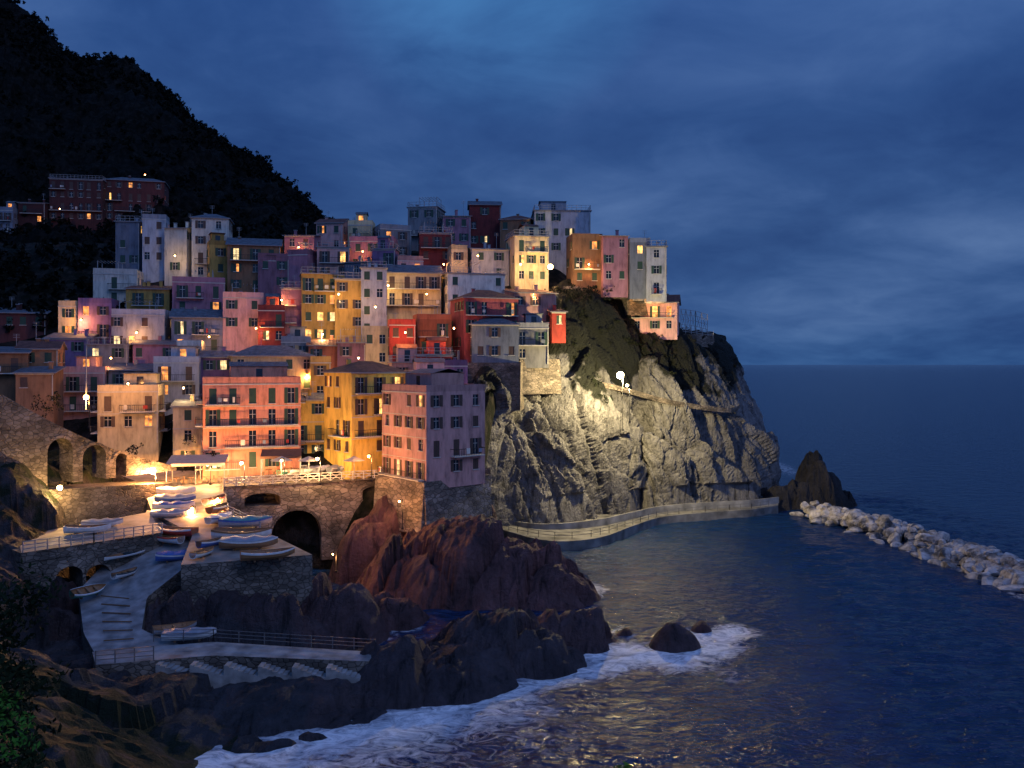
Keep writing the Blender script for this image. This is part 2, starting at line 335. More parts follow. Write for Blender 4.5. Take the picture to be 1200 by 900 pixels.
def foliage(name,centers,rads,nleaf,ls,mat,flat=.8):
    V=[];F=[]
    for c,r in zip(centers,rads):
        sub=[np.array(c)+np.random.randn(3)*r*np.array([.5,.5,.4*flat]) for _ in range(max(2,int(nleaf/14)))]
        for s in sub:
            rr=r*random.uniform(.25,.5)
            for _ in range(14):
                d=np.random.randn(3); d/=np.linalg.norm(d); p=s+d*rr*random.uniform(.6,1.05)
                a=np.random.randn(3);a/=np.linalg.norm(a);b=np.cross(a,np.random.randn(3));b/=np.linalg.norm(b)
                l=ls*random.uniform(.6,1.3); i=len(V)
                V+= [tuple(p-a*l),tuple(p+b*l*.45),tuple(p+a*l),tuple(p-b*l*.45)]; F.append((i,i+1,i+2,i+3))
    me=bpy.data.meshes.new(name); me.from_pydata(V,[],F); me.materials.append(mat); me.update()
    o=bpy.data.objects.new(name,me); COL.objects.link(o); return o
LEAF=leafmat('scrub_leaves',(.009,.012,.007)); LEAFD=leafmat('dark_tree_leaves',(.005,.0065,.004)); LEAFN=leafmat('near_leaves',(.012,.024,.008)); LEAFB=leafmat('bright_leaves',(.05,.15,.02))
cc=[];rr=[]
for _ in range(300):
    i=random.randrange(70,310); j=random.randrange(60,146)
    if CLV[i,j]>.5 and not(250<i<300 and j>110): cc.append(CLG[i,j]+np.array([0,.1,.0])); rr.append(random.uniform(.4,1.2))
for _ in range(20):
    i=random.randrange(180,285); cc.append(CLG[i,145]+np.array([0,0,.1])); rr.append(random.uniform(.4,.8))
for q in((672,345,158,1.5),(690,338,161,1.7),(708,348,162,1.4),(680,362,157,1.4),(700,375,159,1.3),(660,352,158,1.2),(716,365,162,1.3)):
    for _ in range(3): cc.append(W(*q[:3])+np.random.randn(3)*.9); rr.append(q[3]*.7)
foliage('cliff_shrubs',cc,rr,80,.22,LEAF)
cc=[];rr=[]
for _ in range(1500):
    i=random.randrange(60,285); j=random.choice([random.randrange(85,104),random.randrange(20,104)])
    cc.append(MG[i,j]+np.array([0,0,.9])); rr.append(random.uniform(1.3,2.8))
for _ in range(90):
    px=random.uniform(-20,140); py=random.uniform(285,385); cc.append(W(px,py,Dp(py))+np.array([0,0,.4])); rr.append(random.uniform(1.2,2.6))
foliage('mountain_trees',cc,rr,42,.75,LEAFD)
cc=[];rr=[]
for px,py,d,n in((225,528,116,3),(60,470,112,5),(20,500,100,5),(440,475,127,2),(160,530,113,2),(545,478,131,4),(560,455,136,3)):
    for _ in range(n): cc.append(W(px,py,d)+np.random.randn(3)*.8); rr.append(random.uniform(.7,1.2))
foliage('garden_shrubs',cc,rr,80,.16,LEAF)
# ---------------------------------------------------------------- water
def sub(*seg): return np.unique(np.concatenate(seg))
xs=sub(-np.geomspace(62,40000,16),np.arange(-62,90,.5),np.geomspace(90,40000,18)); ys=sub([-3000,-400,-50,0,30],np.arange(46,190,.5),np.geomspace(190,60000,26))
G=np.zeros((len(xs),len(ys),3)); G[...,0]=xs[:,None]; G[...,1]=ys[None,:]
for i,x in enumerate(xs):
    if -40<x<90:
        for j,y in enumerate(ys):
            if 48<y<190:
                f=min(1,(90-x)/10,(190-y)/12,(y-46)/4)
                G[i,j,2]=f*(noise.noise(Vector((x*.11+y*.05,y*.17,0)))*.26+noise.noise(Vector((x*.33-y*.1,y*.5,4)))*.22+noise.noise(Vector((x*.7,y*.95,8)))*.12)
FL=[([(238,898),(300,884),(370,870),(450,856),(510,838)],4.2,1.0),([(510,838),(580,818),(640,800),(690,785)],2.2,.9),([(690,785),(760,768),(815,752),(862,740)],2.6,1.0),
([(330,898),(430,885),(530,850),(600,830)],4.4,.66),([(700,768),(740,762),(790,776),(840,758)],3.0,1.0),
([(655,672),(700,690),(690,700)],1.8,.75),([(905,545),(930,552),(990,556),(1005,560)],5,.8),([(985,595),(1000,610),(1060,640),(1140,672),(1200,700)],1.5,.5),([(560,830),(640,860),(520,890)],4.5,.36),([(800,770),(860,790)],4,.3)]
FW=[([OZ(a,b,0)[:2] for a,b in pl],w,s) for pl,w,s in FL]
foam=np.zeros(G.shape[:2])
XX,YY=G[...,0],G[...,1]
for pl,w,s in FW:
    dm=np.full(foam.shape,1e9)
    for a,b in zip(pl[:-1],pl[1:]):
        d=b-a; t=np.clip(((XX-a[0])*d[0]+(YY-a[1])*d[1])/(d@d),0,1)
        dm=np.minimum(dm,np.hypot(XX-a[0]-t*d[0],YY-a[1]-t*d[1]))
    foam=np.maximum(foam,s*np.exp(-(dm/w)**2))
for i,x in enumerate(xs):
    if -40<x<25:
        for j,y in enumerate(ys):
            if 50<y<92:
                h=hbase(x,y)
                if h>-2.9: foam[i,j]=max(foam[i,j],.65*math.exp(-abs(h+.5)*1.0))
WAT,nt,b=nm('sea_water'); L=nt.links.new
b.inputs['Base Color'].default_value=(.003,.024,.085,1); b.inputs['Roughness'].default_value=.16; b.inputs['IOR'].default_value=1.40
v=coords(nt,(1,1,1)); 
a1=N(nt,'ShaderNodeTexNoise',Scale=.3,Detail=4.0,Roughness=.55); L(coords(nt,(.8,1.2,1)),a1.inputs['Vector'])
a2=N(nt,'ShaderNodeTexNoise',Scale=1.0,Detail=4.0,Roughness=.55); L(coords(nt,(.6,1.2,1)),a2.inputs['Vector'])
ad=N(nt,'ShaderNodeMath',operation='MULTIPLY_ADD'); L(a2.outputs['Fac'],ad.inputs[0]); ad.inputs[1].default_value=.75; L(a1.outputs['Fac'],ad.inputs[2])
bp=N(nt,'ShaderNodeBump',Strength=1.0,Distance=1.5); L(ad.outputs[0],bp.inputs['Height']); L(bp.outputs['Normal'],b.inputs['Normal'])
at=nt.nodes.new('ShaderNodeAttribute'); at.attribute_name='foam'
fn=N(nt,'ShaderNodeTexNoise',Scale=.42,Detail=12.0,Roughness=.7,Distortion=2.2); L(coords(nt,(1,1.7,1),'Object',(0,0,R(-25))),fn.inputs['Vector'])
m1=N(nt,'ShaderNodeMath',operation='MULTIPLY_ADD'); L(fn.outputs['Fac'],m1.inputs[0]); m1.inputs[1].default_value=2.6; L(at.outputs['Fac'],m1.inputs[2])
mr=N(nt,'ShaderNodeMapRange'); mr.inputs['From Min'].default_value=1.6; mr.inputs['From Max'].default_value=2.5; mr.inputs['To Max'].default_value=.97; L(m1.outputs[0],mr.inputs['Value'])
gt=N(nt,'ShaderNodeMath',operation='MULTIPLY',use_clamp=True); L(at.outputs['Fac'],gt.inputs[0]); gt.inputs[1].default_value=2.4
gm=N(nt,'ShaderNodeMath',operation='MULTIPLY'); L(gt.outputs[0],gm.inputs[0]); L(mr.outputs['Result'],gm.inputs[1])
fb=N(nt,'ShaderNodeBsdfDiffuse'); fb.inputs['Color'].default_value=(.95,.92,.92,1)
ms=nt.nodes.new('ShaderNodeMixShader'); L(gm.outputs[0],ms.inputs[0]); L(b.outputs[0],ms.inputs[1]); L(fb.outputs[0],ms.inputs[2])
L(ms.outputs[0],nt.nodes['Material Output'].inputs['Surface'])
gridmesh('sea_water',G,WAT,True,{'foam':foam})
# ---------------------------------------------------------------- houses
cnames={'palepink':'pink','bluegrey':'blue_grey','bluewhite':'pale_blue','darkred':'dark_red','salmon':'pink','maroon':'dark_red'}
def house(x0,x1,yt,yb,col,roof='flat',rot=None,lit=.12,d=None,name=None,dep=None,fh=3.0,nice=False,bal=.3,tile=None,found=5.0):
    if d is None: d=Dp(yb)
    if rot is None: rot=random.uniform(-18,26)
    cx=(x0+x1)/2; beta=math.degrees(math.atan((cx-600)/1000)); e=R(rot+beta)
    Wp=(x1-x0)/1000*d
    D=dep or min(8.5,max(4.5,Wp*.85))
    w=(Wp-D*abs(math.sin(e)))/math.cos(e)
    if w<Wp*.5:
        w=Wp*.6; D=max(2.5,(Wp-w*math.cos(e))/max(.15,abs(math.sin(e)))); D=min(D,9)
    ztop=CH+(427-yt)/1000*d; zb=CH+(427-yb)/1000*d
    rise={'flat':0,'gable':D*.2,'hip':D*.18,'shed':D*.16}[roof]
    ztop-=rise*.75
    Ht=ztop-zb; z0=-found
    ctr=W(cx,yb,d+D/2*math.cos(e)); 
    r=R(rot); loc=(ctr[0]+math.sin(r)*D/2, ctr[1]-math.cos(r)*D/2, zb)
    par=empty(name or cnames.get(col,col)+'_house',loc,r)
    wl=MB();gl=MB();sh=MB();bl=MB();rf=MB()
    ci=random.choice([0,0,1]); spc=random.uniform(2.2,3.1); nfl=max(1,int((Ht+.6)/fh)); skip=random.uniform(.08,.3)
    if nice: skip=.08
    def facade(p0,ux,nn,wd,front):
        p0=np.array(p0,float);ux=np.array(ux,float);nn=np.array(nn,float)
        def F(u,z,k=0): return p0+ux*u-nn*k+np.array([0,0,z])
        n=max(1,int(round(wd/spc))) 
        if wd<1.6:n=0
        cs=[wd*(i+.5)/n+(random.uniform(-.25,.25) if not nice else 0) for i in range(n)] if n else []
        ww=.48 if wd/max(n,1)>1.9 else .38
        ue=[0]+[c+s*ww for c in cs for s in(-1,1)]+[wd]
        rows=[]
        for j in range(nfl):
            zf=Ht-(j+1)*fh
            if zf<-.4: break
            ba=front and random.random()<bal and n>0
            rows.append((zf+(.12 if ba else .95),zf+(2.25 if ba else 2.4),ba,zf))
        rows=rows[::-1]
        ze=[z0]+[q for rw in rows for q in rw[:2]]+[Ht]
        for a in range(len(ze)-1):
            for c in range(len(ue)-1):
                u0,u1,za_,zb_=ue[c],ue[c+1],ze[a],ze[a+1]
                win=(a%2==1)and(c%2==1)and random.random()>(skip if front else .38)
                if not win: wl.face([F(u0,za_),F(u1,za_),F(u1,zb_),F(u0,zb_)]); continue
                k=.18
                wl.face([F(u0,za_),F(u1,za_),F(u1,za_,k),F(u0,za_,k)]); wl.face([F(u0,zb_,k),F(u1,zb_,k),F(u1,zb_),F(u0,zb_)])
                wl.face([F(u0,za_),F(u0,za_,k),F(u0,zb_,k),F(u0,zb_)]); wl.face([F(u1,za_,k),F(u1,za_),F(u1,zb_),F(u1,zb_,k)])
                t=random.random(); um=(u0+u1)/2; zm=(za_+zb_)/2; hh=(zb_-za_)/2; hw=(u1-u0)/2
                ax=(ux,nn,(0,0,1))
                closed=t>1-.36
                if closed: sh.box(F(um,zm,.08),(hw-.01,.03,hh-.01),0,ax); sh.box(F(um,zm,.045),(.025,.02,hh-.03),0,ax)
                mi=0
                if t<lit*.78: mi=random.choice([1,1,2,2,3])
                gl.face([F(u0,za_,k),F(u1,za_,k),F(u1,zb_,k),F(u0,zb_,k)],mi)
                if mi and random.random()<.4: sh.box(F(um-hw*.5,zm,.1),(hw*.5,.02,hh-.01),0,ax)
                if not closed:
                    wl.box(F(um,zm,k-.03),(.03,.02,hh-.02),1,ax); wl.box(F(um,zm+hh*.35,k-.035),(hw-.04,.02,.03),1,ax)
                    if random.random()<.66:
                        sw=min(ww*.95,(wd/n-2*ww)/2-.03)
                        if sw>.15:
                            for s_,uu in((-1,u0-sw/2-.02),(1,u1+sw/2+.02)): sh.box(F(uu,zm,-.045),(sw/2,.03,hh+.03),0,ax)
                wl.box(F(um,za_-.06,-.05),(hw+.08,.09,.05),1,ax)
        for zl,zh,ba,zf in rows:
            if ba:
                a=0 if random.random()<.5 or n<3 else 1; u0=cs[a]-1.0; u1=cs[-1]+.9 if random.random()<.6 else cs[min(a+1,n-1)]+.9
                u0=max(.1,u0);u1=min(wd-.1,u1); q=.95
                bl.box(F((u0+u1)/2,zf+.0,-q/2),((u1-u0)/2,q/2,.07),0,(ux,nn,(0,0,1)))
                bl.beam(F(u0,zf+1.0,-q),F(u1,zf+1.0,-q),.035,1); bl.beam(F(u0,zf+1.0,0),F(u0,zf+1.0,-q),.035,1); bl.beam(F(u1,zf+1.0,0),F(u1,zf+1.0,-q),.035,1)
                for t in np.arange(u0,u1+.01,.28): bl.beam(F(t,zf,-q+.02),F(t,zf+1.0,-q+.02),.016,1)
                for _ in range(random.choice([0,0,1,2,3])):
                    uu=random.uniform(u0+.25,u1-.25); bl.box(F(uu,zf+.7,-q-.04),(random.uniform(.15,.32),.02,random.uniform(.2,.4)),random.choice([2,2,3,4]),(ux,nn,(0,0,1)))
    facade((-w/2,0,0),(1,0,0),(0,-1,0),w,True); facade((w/2,0,0),(0,1,0),(1,0,0),D,nice); facade((-w/2,D,0),(0,-1,0),(-1,0,0),D,nice)
    wl.face([(w/2,D,z0),(-w/2,D,z0),(-w/2,D,Ht),(w/2,D,Ht)])
    if random.random()<.6 or nice: wl.box((0,-.03,Ht-.16),(w/2+.04,.05,.08),1)
    if nice:
        for j in range(1,nfl): wl.box((0,-.02,Ht-j*fh-.25),(w/2+.02,.035,.05),1)
    if random.random()<.6: ux_=w/2-.15; wl.beam((ux_,-.08,0),(ux_,-.08,Ht-.3),.05,1)
    o=.35; T=TILE if (tile if tile is not None else random.random()<.35) else SLATE
    x_,y0,y1=w/2+o,-o,D+o
    if roof=='flat':
        rf.face([(-w/2,0,Ht-.02),(w/2,0,Ht-.02),(w/2,D,Ht-.02),(-w/2,D,Ht-.02)],1)
        if random.random()<.55:
            for a in(((0,.1,Ht+.42),(w/2,.1,.44)),((0,D-.1,Ht+.42),(w/2,.1,.44)),((w/2-.1,D/2,Ht+.418),(.1,D/2-.2,.436)),((-w/2+.1,D/2,Ht+.418),(.1,D/2-.2,.436))): rf.box(a[0],a[1],2)
        else:
            rf.box((0,D/2,Ht+.07),(w/2+.25,D/2+.25,.09),1)
            for (a,b2) in(((-w/2,0),(w/2,0)),((w/2,0),(w/2,D)),((-w/2,0),(-w/2,D))):
                p=np.array([a[0],a[1],Ht+.15]);q=np.array([b2[0],b2[1],Ht+.15]); n=max(2,int(np.linalg.norm(q-p)/.9))
                for z in(.5,1.0): rf.beam(p+[0,0,z],q+[0,0,z],.03,3)
                for t in range(n+1): pp=p+(q-p)*t/n; rf.beam(pp,pp+[0,0,1.0],.03,3)
        if random.random()<.65 and w>4:
            hx=w*random.uniform(.2,.3); ox=random.uniform(-1,1)*(w/2-hx-.3); hy=D*.28
            if random.random()<.6:
                rf.box((ox,D*.62,Ht+1.2),(hx,hy,1.2),2)
                if random.random()<.5: rf.box((ox,D*.62,Ht+2.46),(hx+.25,hy+.25,.07),0)
                else:
                    for s in(-1,1): rf.face([(ox-s*(hx+.2),D*.62-s*(hy+.2),Ht+2.35),(ox+s*(hx+.2),D*.62-s*(hy+.2),Ht+2.35),(ox+s*(hx+.2),D*.62,Ht+3.0),(ox-s*(hx+.2),D*.62,Ht+3.0)],0)
                gl.face([(ox-.45,D*.62-hy-.01,Ht+.2),(ox+.45,D*.62-hy-.01,Ht+.2),(ox+.45,D*.62-hy-.01,Ht+2),(ox-.45,D*.62-hy-.01,Ht+2)],0 if random.random()<.8 else 2)
            else:
                for sx in(-1,1):
                    for sy in(-1,1): rf.beam((ox+sx*hx,D*.5+sy*hy,Ht),(ox+sx*hx,D*.5+sy*hy,Ht+2.3),.05,3)
                for t in range(7): xx=ox-hx+2*hx*t/6; rf.beam((xx,D*.5-hy-.2,Ht+2.35),(xx,D*.5+hy+.2,Ht+2.35),.04,3)
    else:
        th=.14
        def sheet(pts,mi=0):
            rf.face(pts,mi); low=[(p[0],p[1],p[2]-th) for p in pts]; rf.face(low[::-1],1)
            for a in range(len(pts)):
                b2=(a+1)%len(pts); rf.face([pts[a],low[a],low[b2],pts[b2]],1)
        e0=Ht+th-rise*o/(D/2) if roof!='shed' else Ht+th-rise*o/D
        zr=Ht+rise+th
        if roof=='gable':
            sheet([(-x_,y0,e0),(x_,y0,e0),(x_,D/2,zr),(-x_,D/2,zr)]); sheet([(x_,y1,e0),(-x_,y1,e0),(-x_,D/2,zr),(x_,D/2,zr)])
            for s_ in(-1,1): wl.face([(s_*w/2,0,Ht),(s_*w/2,D,Ht),(s_*w/2,D/2,Ht+rise)])
        elif roof=='hip':
            g=max(.2,w/2-D*.42)
            sheet([(-x_,y0,e0),(x_,y0,e0),(g,D/2,zr),(-g,D/2,zr)]); sheet([(x_,y1,e0),(-x_,y1,e0),(-g,D/2,zr),(g,D/2,zr)])
            sheet([(x_,y0,e0),(x_,y1,e0),(g,D/2,zr)]); sheet([(-x_,y1,e0),(-x_,y0,e0),(-g,D/2,zr)])
        else:
            sheet([(-x_,y0,e0),(x_,y0,e0),(x_,y1,zr),(-x_,y1,zr)])
            for s_ in(-1,1): wl.face([(s_*w/2,0,Ht),(s_*w/2,D,Ht),(s_*w/2,D,Ht+rise)])
            wl.face([(-w/2,D,Ht),(w/2,D,Ht),(w/2,D,Ht+rise),(-w/2,D,Ht+rise)])
    for _ in range(random.choice([1,1,2,3])):
        ox=random.uniform(-w*.35,w*.35); oy=D*random.uniform(.4,.8); hc=random.uniform(.5,.9); rf.box((ox,oy,Ht+rise*.6+.3),(.25,.25,hc),2); rf.box((ox,oy,Ht+rise*.6+.35+hc),(.33,.33,.06),1)
    if random.random()<.6:
        ox=random.uniform(-w*.4,w*.4); zt=Ht+rise+random.uniform(1.8,3); rf.beam((ox,D*.6,Ht),(ox,D*.6,zt),.03,3)
        for q in(0,.25,.5): rf.beam((ox-.45,D*.6,zt-q),(ox+.45,D*.6,zt-q),.018,3)
    wl.build('walls',[PM[col],TRIM],par); gl.build('windows',[GLASS]+LIT,par); sh.build('shutters',[GREEN if ci==0 else BROWN],par)
    bl.build('balconies',[TRIM,IRON,PM['white'],PM['red'],PM['bluegrey']],par); rf.build('roof',[T,FLATR,PM[col],RAILM],par)
    return par,w,D,Ht
HS=[
(62,128,210,268,'maroon','flat',10,.14,240),(126,196,207,268,'maroon','hip',14,.16,246),(24,62,234,275,'maroon','shed',10,.25,236),(-4,22,246,280,'bluegrey','flat',10,.2,232),
(478,522,243,288,'grey','flat'),(519,552,250,292,'mauve','shed'),(549,587,235,288,'darkred','gable',4,.1),(586,626,252,292,'brown','hip'),(622,692,247,300,'bluewhite','flat',2,.2),
(371,412,256,302,'palepink','gable'),(334,376,272,326,'mauve','shed'),(408,440,263,306,'cream','flat'),(436,482,268,312,'grey','flat'),
(663,706,279,337,'brown','flat',8,.22),(700,736,273,341,'mauve','shed',6,.25),(734,762,284,343,'bluegrey','flat',0,.2),(755,781,289,346,'bluewhite','flat',-4,.12),
(739,797,347,391,'palepink','gable',-14,.22,166),(545,597,287,332,'bluewhite','shed',12),(592,643,277,339,'cream','flat',14,.3),(490,530,273,320,'darkred','flat',8,.1),(524,548,292,332,'cream','flat'),
(337,375,298,345,'mauve','flat'),(372,410,290,342,'palepink','flat'),(404,440,304,348,'bluegrey','shed'),(436,468,292,345,'violet','flat'),(462,496,305,348,'palepink','flat'),(410,470,282,325,'mauve','flat'),
(137,172,260,318,'bluegrey','flat'),(168,198,256,322,'bluewhite','flat'),(194,230,264,326,'white','shed'),(226,272,250,326,'white','hip',12,.2,None),(243,272,287,338,'ochre','flat'),(268,330,279,348,'brown','gable',14,.3),(302,338,302,348,'mauve','flat'),
(514,592,321,374,'white','flat',14,.22),(586,652,337,390,'palepink','shed',16,.18),(449,517,311,374,'cream','gable',10,.2),(423,453,314,402,'bluewhite','flat',10,.16),(392,427,327,402,'ochre','flat',12,.35),(352,396,321,403,'ochre','flat',16,.4),(330,356,338,402,'mauve','flat',10,.2),
(112,167,320,356,'white','flat',15,.5),(150,206,333,376,'ochre','shed',12,.15),(204,264,330,378,'mauve','flat',18,.15),(262,308,348,404,'palepink','flat',18,.2),(303,335,363,414,'darkred','flat',12,.15),(203,264,364,414,'bluegrey','gable',16,.15),(134,203,368,416,'bluewhite','flat',12,.2),
(70,98,358,396,'cream','flat',12,.4),(94,138,355,397,'violet','flat',12,.35),(57,112,391,430,'violet','shed',15,.1),(104,162,404,438,'grey','flat',10,.15),(158,212,398,436,'mauve','shed',15,.1),(208,240,405,440,'white','flat',12,.1),
(640,663,362,398,'red','shed',10,.3),
(526,608,341,427,'crimson','hip',20,.15,143),(547,608,373,424,'bluegrey','hip',8,.1,140),(598,643,384,427,'grey','flat',6,.08,143),(483,529,374,428,'terracotta','flat',14,.25),(454,487,380,442,'red','flat',12,.3),(424,457,388,434,'cream','flat',10,.2),
(395,428,402,440,'mauve','flat',12,.2),(362,398,400,440,'terracotta','gable',12,.2),(330,364,400,440,'grey','flat',14,.1),
(484,530,416,462,'red','flat',12,.12),(455,500,425,470,'palepink','flat',14,.2),(505,548,428,470,'violet','flat',8,.1),
(236,274,413,458,'violet','gable',14,.1),(268,366,408,464,'cream','hip',22,.08,132),(182,238,424,478,'bluewhite','flat',14,.12),(130,190,428,470,'grey','shed',14,.08),(74,134,436,482,'palepink','flat',12,.15),
(364,388,424,480,'ochre','flat',12,.2),
(-20,34,408,450,'brown','shed',25,.02,124),(24,74,402,446,'brown','gable',18,.05,128),(-10,60,360,392,'maroon','shed',20,.0,150),(22,72,432,470,'brown','shed',14,.1,122),
]
for h in HS:
    a=list(h)+[None]*(9-len(h)); fd=5.0
    if a[0]>=526 and a[3]>=388: fd=.6
    if a[0]>=650: fd=1.2
    house(a[0],a[1],a[2],a[3],a[4],a[5],a[6],.12 if a[7] is None else a[7],a[8],found=fd)
FHn=dict(nice=True)
house(118,192,458,520,'cream','flat',16,.12,121,bal=.6,**FHn)
house(204,241,472,552,'cream','shed',14,.25,121.5,fh=2.9,bal=0,**FHn)
house(237,351,449,555,'salmon','flat',20,.14,118.5,dep=9,fh=2.95,bal=.6,**FHn)
house(342,383,464,548,'yellow','shed',14,.2,124,bal=.2,**FHn)
house(379,477,427,552,'yellow','hip',40,.16,120,dep=8,fh=3.0,bal=.3,tile=True,**FHn)
house(470,534,443,500,'palepink','flat',12,.15,127,**FHn)
house(446,569,458,560,'palepink','flat',-50,.12,115.5,dep=9.7,fh=2.9,bal=.3,found=1.0,**FHn)
def rwall(name,p,q,z0,z1,th,mat,batter=.6):
    p=np.array(p[:2]);q=np.array(q[:2]);d=(q-p)/np.linalg.norm(q-p);n=np.array([d[1],-d[0]])
    m=MB(); nn=24
    def row(t,z,off): a=p+(q-p)*t+n*off; return (a[0],a[1],z)
    for i in range(nn):
        t0,t1=i/nn,(i+1)/nn
        m.face([row(t0,z0,batter),row(t1,z0,batter),row(t1,z1,0),row(t0,z1,0)]); m.face([row(t0,z1,0),row(t1,z1,0),row(t1,z1,-th),row(t0,z1,-th)])
    for t in(0,1): m.face([row(t,z0,batter),row(t,z1,0),row(t,z1,-th),row(t,z0,-th)])
    return m.build(name,[mat])
rwall('stone_retaining_wall',W(541,420,139.5),W(610,420,138.5),20.5,28.3,9,STONE)
rwall('stone_retaining_wall',W(609,420,142.5),W(656,400,146),23,28.9,12,STONE)
rwall('stone_retaining_wall',W(638,396,151),W(667,396,153),28,32.6,8,STONE)
rwall('stone_retaining_wall',W(736,390,166),W(836,400,176),31.5,34.2,8,STONE)
rwall('stone_retaining_wall',W(652,340,161),W(738,340,164.5),40.5,42.8,8,STONE)
rwall('stone_retaining_wall',W(734,346,165),W(784,346,169),37.5,42,10,STONE)
rwall('stone_retaining_wall',W(440,560,116.5),W(497,560,110.5),6,12.72,8,STONEL)
rwall('stone_retaining_wall',W(497,560,110.5),W(574,560,118.5),6,12.72,8,STONEL)
# ---------------------------------------------------------------- arched walls
def archwall(p,q,zb,zt0,zt1,arches,th,mb,mi=0,nseg=160,sag=0):
    p=np.array(p[:2],float);q=np.array(q[:2],float);Lh=np.linalg.norm(q-p);d=(q-p)/Lh;n=np.array([d[1],-d[0]])
    us=set(np.linspace(0,Lh,nseg))
    for uc,hw,sp_,ri in arches: us|={uc*Lh-hw,uc*Lh+hw,uc*Lh-hw+.001,uc*Lh+hw-.001}
    us=sorted(us)
    def low(u):
        for uc,hw,sp_,ri in arches:
            t=(u-uc*Lh)/hw
            if abs(t)<1: return sp_+ri*math.sqrt(1-t*t)
        return zb
    def Pt(u,z,o=0): a=p+d*u-n*o; return (a[0],a[1],z)
    for a,b in zip(us[:-1],us[1:]):
        la,lb=low(a+1e-5),low(b-1e-5); top=lambda u: zt0+(zt1-zt0)*(u/Lh)-sag*math.sin(math.pi*u/Lh)
        mb.face([Pt(a,la),Pt(b,lb),Pt(b,top(b)),Pt(a,top(a))],mi); mb.face([Pt(a,top(a)),Pt(b,top(b)),Pt(b,top(b),th),Pt(a,top(a),th)],mi)
        mb.face([Pt(a,la,th),Pt(b,lb,th),Pt(b,top(b),th),Pt(a,top(a),th)],mi)
        if la>zb or lb>zb: mb.face([Pt(a,la),Pt(b,lb),Pt(b,lb,th),Pt(a,la,th)],mi)
        if abs(a-us[0])<1e-9: mb.face([Pt(a,zb),Pt(a,top(a)),Pt(a,top(a),th),Pt(a,zb,th)],mi)
    for uc,hw,sp_,ri in arches:
        for s_ in(-1,1): u=uc*Lh+s_*hw; mb.face([Pt(u,zb),Pt(u,sp_),Pt(u,sp_,th),Pt(u,zb,th)],mi)
        prev=None
        for k in range(15):
            t=math.pi*k/14; u=uc*Lh-hw*math.cos(t); z=sp_+ri*math.sin(t); u2=uc*Lh-(hw+.35)*math.cos(t); z2=sp_+(ri+.35)*math.sin(t)
            cur=(Pt(u,z,-.05),Pt(u2,z2,-.05))
            if prev: mb.face([prev[0],prev[1],cur[1],cur[0]],1)
            prev=cur
par=empty('stone_viaduct')
m=MB(); a=W(-10,455,93); b_=W(207,549,112)
archwall(a,b_,14.1,25.4,14.6,[(.33,1.5,17.9,1.5),(.51,1.45,16.9,1.4),(.66,.7,16.3,.7)],3.0,m,0,sag=1.2)
m.build('arcade',[STONE,STONEL],par)
m=MB(); archwall(np.array(a)[:2]+[.9,-.6],np.array(b_)[:2]+[.9,-.6],5,14.1,12.6,[],4.5,m); m.build('base_wall',[STONE,STONEL],par)
par=empty('stone_bridge')
pa=OZ(262,572,12);pb=OZ(476,560,12)
m=MB(); archwall(pa,pb,1.5,9.3,9.3,[(.38,3.3,5.2,3.3),(.8,1.2,5.5,1.2)],5,m); m.build('lower_arch',[STONEL,STONE],par)
m=MB(); archwall(pa,pb,9.304,12.0,12.0,[(.2,2.3,10.3,.75),(.83,2.1,10.4,.7)],5,m); m.box((pa+pb)/2+np.array([0,0,.12]),(np.linalg.norm(pb-pa)/2,.22,.1),1,((pb-pa)/np.linalg.norm(pb-pa),np.cross((0,0,1),(pb-pa)/np.linalg.norm(pb-pa)),(0,0,1))); m.build('upper_arcade',[STONEL,STONE],par)
bd=(pb-pa)/np.linalg.norm(pb-pa); bn=np.array([bd[1],-bd[0],0])
def slab(name,rows,mat,depth=9,nu=40,nv=40,side=None):
    P=np.array(rows,float); G=P
    def lin(A,n,ax):
        A=np.moveaxis(A,ax,0);k=len(A);t=np.linspace(0,k-1,n);i=np.clip(t.astype(int),0,k-2);f=(t-i).reshape(-1,1,1);return np.moveaxis(A[i]*(1-f)+A[i+1]*f,0,ax)
    G=lin(lin(P,nv,0),nu,1); a,b,_=G.shape
    par=empty(name); gridmesh('surface',G,mat,False,None,par)
    rim=[G[0,j] for j in range(b)]+[G[i,b-1] for i in range(1,a)]+[G[a-1,j] for j in range(b-2,-1,-1)]+[G[i,0] for i in range(a-2,0,-1)]
    m=MB()
    for p,q in zip(rim,rim[1:]+rim[:1]): m.face([p,q,q-[0,0,depth],p-[0,0,depth]])
    m.build('stone_sides',[side or STONE],par)
    return G
zof=np.array([0,0,-.01])
slab('harbour_plaza',[[OZ(120,549,13.3),OZ(300,549,13.1),OZ(575,548,13)],[OZ(165,566,12),pa-bn*4.95+zof,pb-bn*4.95+zof]],PAVE,4)
slab('quay_pavement',[[OZ(160,563,12.1),pa-bn*4.9+np.array([-.02,0,-.02])],[OZ(168,571,11.96),OZ(264,573.5,11.6)],[OZ(178,600,10.3),OZ(268,600,10.3)],[OZ(226,626,9.3),OZ(305,620,9.3)],[OZ(212,662,8.6),OZ(366,650,8.6)]],PAVE,8)
slab('slipway',[[OZ(172,598,10.3),OZ(230,598,10.22)],[OZ(160,628,8.7),OZ(232,628,8.7)],[OZ(130,652,7),OZ(216,665,7)],[OZ(92,692,5),OZ(172,700,5)],[OZ(98,742,3.6),OZ(166,738,3.6)],[OZ(118,778,2.6),OZ(238,766,2.6)]],CONC,7)
m=MB()
for t in np.linspace(0,1,8):
    l=OZ(118,690,5.1)*(1-t)+OZ(122,764,3.1)*t; r_=OZ(150,694,5.1)*(1-t)+OZ(158,760,3.1)*t; l[2]+=.08; r_[2]+=.08; m.beam(l,r_,.05)
